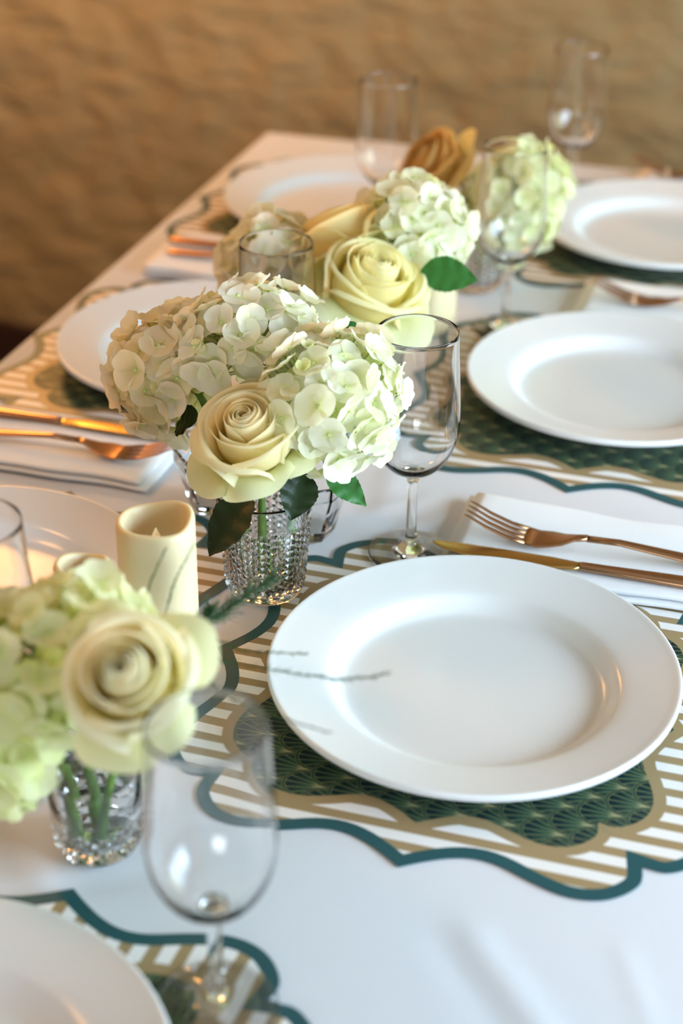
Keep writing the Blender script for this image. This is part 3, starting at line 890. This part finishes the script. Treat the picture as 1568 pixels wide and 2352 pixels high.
def leaf_data(L, Wd, bend, fold, teeth=11):
    vs, fs = [], []
    nb, na = 22, 6
    for j in range(nb + 1):
        t = j / nb
        wd = Wd * (math.sin(PI * t ** 0.80) ** 0.85) if 0 < t < 1 else 0.0004
        tooth = 1 + 0.10 * ((t * teeth) % 1.0 - 0.5) * (0.1 < t < 0.97)
        for i in range(na + 1):
            s = i / na * 2 - 1
            x = s * wd * (tooth if abs(s) > 0.9 else 1)
            z = -bend * t * t * L + fold * abs(s) * wd + 0.0008 * math.sin(t * 26 + abs(s) * 3) * abs(s)
            vs.append((x, t * L, z))
    for j in range(nb):
        for i in range(na):
            k = j * (na + 1) + i
            fs.append((k, k + 1, k + na + 2, k + na + 1))
    return vs, fs
def leaf(parent, base, direction, normal, L, Wd, mat, bend=0.15, fold=0.25):
    """leaf blade from base (relative to parent) along direction"""
    d = Vector(direction).normalized(); nz_ = Vector(normal); nz_ = (nz_ - d * nz_.dot(d)).normalized(); xx = d.cross(nz_)
    Mx = Matrix(((xx.x, d.x, nz_.x, base[0]), (xx.y, d.y, nz_.y, base[1]), (xx.z, d.z, nz_.z, base[2]), (0, 0, 0, 1)))
    vs, fs = leaf_data(L, Wd, bend, fold)
    return mesh_obj('leaf', vs, fs, mat, parent, Mx)

def rose(label, centre, axis, foot, size, seed, mat='rose_petal', spin=0.0, guards=6, opening=1.0, cols=None):
    rnd = random.Random(seed)
    foot = Vector(foot); axis = Vector(axis).normalized()
    t = thing('rose', label, 'flower', foot, 0, 'garden roses')
    origin = Vector(centre) - foot - axis * 0.026 * size       # base of the bloom
    Mx = Matrix.Translation(origin) @ align(axis, spin) @ Matrix.Diagonal((size, size, size, 1))
    ks = [0.02 + 0.036 * i for i in range(11)] + [0.50, 0.545, 0.59, 0.635, 0.68] + [0.84, 0.88, 0.92, 0.96, 1.0]
    n = len(ks)
    for i, k in enumerate(ks):
        o = link('petal', petal_mesh(i, k, rnd, M[mat], opening), t, Mx)
        c = 0.9 + 0.1 * k
        o.color = (1, 0.97 + 0.03 * k, 0.93 + 0.07 * k, 1) if not cols else cols
    for i in range(guards):
        o = link('petal', petal_mesh(n + i, 1.0, rnd, M['rose_guard_petal' if mat == 'rose_petal' else mat], 1.0, True), t, Mx)
        o['label'] = 'greenish outer petal'
    vs, fs = lathe_data(smooth_prof([(0, -0.010), (0.004, -0.009), (0.0075, -0.004), (0.0095, 0.001), (0.006, 0.006), (0, 0.008)], 3), 18)
    mesh_obj('hip', vs, fs, M['stem_green'], t, Mx)
    b = origin - axis * 0.008 * size
    pts = smooth_prof([(0, 0, 0), tuple(b * 0.45 + Vector((0, 0, 0.004))), tuple(b - axis * 0.016 * size), tuple(b)], 6)
    vs, fs = tube_data(pts, 0.0026, 8); mesh_obj('stem', vs, fs, M['stem_green'], t)
    return t

def base(V, dx=0.0, dy=0.0): return Vector((V[0] + dx, V[1] + dy, TZ + 0.0115))
CAMP = Vector((0, 0, H_CAM + TZ))

def whites(g, warm=0.0):  # warm: tan cast of heads in warm shade, tinted into the florets
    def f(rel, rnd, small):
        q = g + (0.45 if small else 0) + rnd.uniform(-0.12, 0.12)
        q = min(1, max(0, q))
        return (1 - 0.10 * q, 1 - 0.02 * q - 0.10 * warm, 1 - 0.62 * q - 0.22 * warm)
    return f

# --- middle bouquet
hydrangea('large white hydrangea head above the sharp middle rose, at the top of the bouquet', spot_y(575, 790, 1.0), (0.050, 0.046, 0.040), (-0.05, 0.1, 1), base(V2, -0.004, 0.012), 92, 21, whites(0.06), -0.45)
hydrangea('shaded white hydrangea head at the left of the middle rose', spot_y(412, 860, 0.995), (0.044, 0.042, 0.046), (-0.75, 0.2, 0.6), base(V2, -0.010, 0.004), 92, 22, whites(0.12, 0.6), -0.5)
hydrangea('white hydrangea head at the right of the middle rose, beside the wine glass', spot_y(752, 925, 0.958), (0.052, 0.044, 0.050), (0.45, -0.15, 0.85), base(V2, 0.012, 0.006), 100, 23, whites(0.16), -0.55)
r2 = spot_y(570, 985, 0.908)
ro2 = rose('sharp cream rose in the middle of the picture above the cut glass vase', r2, (-0.05, -0.42, 0.90), base(V2, 0.002, -0.010), 0.93, 5, spin=0.4, guards=7)
f2 = Vector(ro2.location)
leaf(ro2, spot_y(580, 1140, 0.925) - f2, spot_y(490, 1245, 0.905) - spot_y(580, 1140, 0.925), (-0.3, -0.8, 0.55), 0.052, 0.0165, M['rose_leaf'])
leaf(ro2, spot_y(700, 1085, 0.945) - f2, spot_y(672, 1180, 0.925) - spot_y(700, 1085, 0.945), (0.3, -0.85, 0.4), 0.034, 0.0135, M['rose_leaf'])
leaf(ro2, spot_y(752, 1078, 0.975) - f2, spot_y(832, 1150, 0.965) - spot_y(752, 1078, 0.975), (-0.2, -0.6, 0.8), 0.036, 0.0100, M['green_leaf'], 0.3)
leaf(ro2, spot_y(770, 745, 1.03) - f2, spot_y(855, 820, 1.02) - spot_y(770, 745, 1.03), (0.2, -0.6, 0.7), 0.040, 0.0120, M['green_leaf'])
leaf(ro2, spot_y(455, 960, 0.965) - f2, spot_y(375, 985, 0.98) - spot_y(455, 960, 0.965), (-0.2, -0.6, 0.8), 0.034, 0.0125, M['rose_leaf'])

# --- front left bouquet
hydrangea('big pale green hydrangea head in the blurred left foreground', spot_y(140, 1532, 0.650), (0.055, 0.044, 0.042), (-0.1, 0.1, 1), base(V1, -0.004, 0.010), 96, 31, whites(0.42), -0.5)
hydrangea('hydrangea head hanging at the left edge in front of the folded tablecloth', spot_y(15, 1690, 0.640), (0.040, 0.040, 0.046), (-0.8, -0.3, 0.3), base(V1, -0.008, 0.0), 80, 32, whites(0.5), -0.5)
ro1 = rose('blurred cream rose in the left foreground behind the front wine glass', spot_y(290, 1550, 0.612), (0.10, -0.60, 0.78), base(V1, 0.003, -0.006), 0.84, 8, spin=1.9, guards=6, cols=(1, 1.02, 1.10, 1))
f1 = Vector(ro1.location)
leaf(ro1, spot_y(180, 1640, 0.66) - f1, spot_y(115, 1665, 0.665) - spot_y(180, 1640, 0.66), (0, -0.6, 0.8), 0.022, 0.009, M['green_leaf'])
leaf(ro1, spot_y(265, 1735, 0.66) - f1, spot_y(310, 1752, 0.65) - spot_y(265, 1735, 0.66), (0, -0.6, 0.8), 0.016, 0.006, M['green_leaf'])

# --- third bouquet
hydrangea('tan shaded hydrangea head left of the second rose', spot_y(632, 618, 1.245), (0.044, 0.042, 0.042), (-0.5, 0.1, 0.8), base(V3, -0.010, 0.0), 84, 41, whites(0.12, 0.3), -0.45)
hydrangea('bright hydrangea head behind the second rose', spot_y(945, 530, 1.285), (0.046, 0.044, 0.044), (0.3, 0.1, 1), base(V3, 0.010, 0.010), 84, 42, whites(0.16), -0.45)
ro3 = rose('large pale yellow rose behind the wine glass, leaning to the right', spot_y(858, 640, 1.205), (0.34, -0.20, 0.90), base(V3, 0.004, -0.010), 1.15, 12, spin=2.6, guards=6, cols=(1, 1, 0.86, 1))
f3 = Vector(ro3.location)
leaf(ro3, spot_y(965, 622, 1.225) - f3, spot_y(1090, 640, 1.225) - spot_y(965, 622, 1.225), (-0.1, -0.75, 0.6), 0.047, 0.0155, M['green_leaf'], 0.1, 0.12)
rose('gold shaded rose behind the tan hydrangea and the second rose', spot_y(772, 545, 1.262), (-0.50, 0.30, 0.80), base(V3, -0.002, 0.012), 1.2, 17, 'rose_petal', 0.8, guards=5, cols=(1, 0.95, 0.76, 1))

# --- far bouquet
hydrangea('round hydrangea head at the far end seen through a wine glass', spot_y(1175, 470, 1.575), (0.050, 0.046, 0.066), (0.5, -0.1, 0.8), base(V4, 0.012, 0.0), 110, 51, whites(0.34), -0.75)
rose('blurred orange rose at the far end left of the round hydrangea', spot_y(985, 375, 1.59), (-0.62, -0.45, 0.62), base(V4, -0.008, 0.006), 1.0, 19, 'rose_gold_petal', 0.3, guards=5, cols=(1, 0.86, 0.75, 1))

# --- asparagus fern sprigs
def sprig(label, pts, seed, need=0.007, dens=1.0, twig=False):
    rnd = random.Random(seed)
    pts = [Vector(p) for p in pts]
    o0 = pts[0].copy()
    t = thing('fern_sprig', label, 'fern', o0, 0, 'asparagus fern sprigs')
    line_ = [Vector(p) for p in smooth_prof([tuple(p - o0) for p in pts], 10)]
    n_ = len(line_)
    vs, fs = tube_data(line_, [0.00045 * (1 - 0.4 * i / n_) for i in range(n_)], 5); mesh_obj('stem', vs, fs, M['fern_green'], t)
    nv, nf = [], []
    for i in range(6, n_ - 1):
        for _ in range(int(5 * dens) if not twig else 3):
            s = rnd.random(); p = line_[i].lerp(line_[i + 1], s)
            d = (line_[i + 1] - line_[i]).normalized()
            side_ = Vector([rnd.gauss(0, 1) for _ in range(3)]); side_ = (side_ - d * side_.dot(d)).normalized()
            L = need * rnd.uniform(0.5, 1.1) * (1 - 0.45 * i / n_)
            tip = p + (d * rnd.uniform(0.8, 1.4) + side_ * (0.30 if twig else 0.7)).normalized() * L
            tv, tf = tube_data([p, p.lerp(tip, 0.6), tip], [0.00026, 0.00022, 0.00012], 3, False)
            b_ = len(nv); nv += tv; nf += [tuple(b_ + q for q in f_) for f_ in tf]
    mesh_obj('needles', nv, nf, M['fern_green'], t)['kind'] = 'stuff'
    return t
fb = lambda dx, dy: Vector((V1[0] + dx, V1[1] + dy, TZ + 0.055))
sprig('long fern sprig reaching right across the large plate', [fb(.010, .006), spot_y(430, 1500, .715), spot_y(520, 1520, .715), spot_y(700, 1550, .71), spot_y(800, 1560, .70), spot_y(890, 1548, .70)], 1, 0.007, 0.7)
sprig('fern sprig drooping over the left rim of the large plate', [fb(.012, .002), spot_y(420, 1560, .69), spot_y(540, 1610, .68), spot_y(650, 1650, .67), spot_y(757, 1683, .66)], 2, 0.005, 0.5)
sprig('thin fern twig pointing up in front of the pillar candle, nearest its right edge', [fb(.006, .012), spot_y(372, 1430, .725), spot_y(400, 1340, .725), spot_y(446, 1250, .73)], 3, 0.005, 1, True)
sprig('thin fern twig pointing up in front of the left half of the pillar candle', [fb(.003, .013), spot_y(320, 1420, .725), spot_y(345, 1340, .725), spot_y(380, 1262, .73)], 4, 0.005, 1, True)
sprig('feathery dark fern sprig in front of the cut glass vase base', [fb(.012, .012), spot_y(430, 1470, .74), spot_y(520, 1400, .77), spot_y(625, 1330, .80)], 5, 0.020, 3.2)
sprig('dark feathery fern tuft at the right edge of the pillar candle', [fb(.010, .012), spot_y(425, 1500, .735), spot_y(455, 1455, .74), spot_y(480, 1400, .75)], 7, 0.016, 3.0)
sprig('short fern sprig crossing the scalloped mat edge below the cut glass vase', [fb(.012, .008), spot_y(440, 1480, .73), spot_y(560, 1495, .73), spot_y(705, 1502, .73)], 6, 0.006, 0.6)
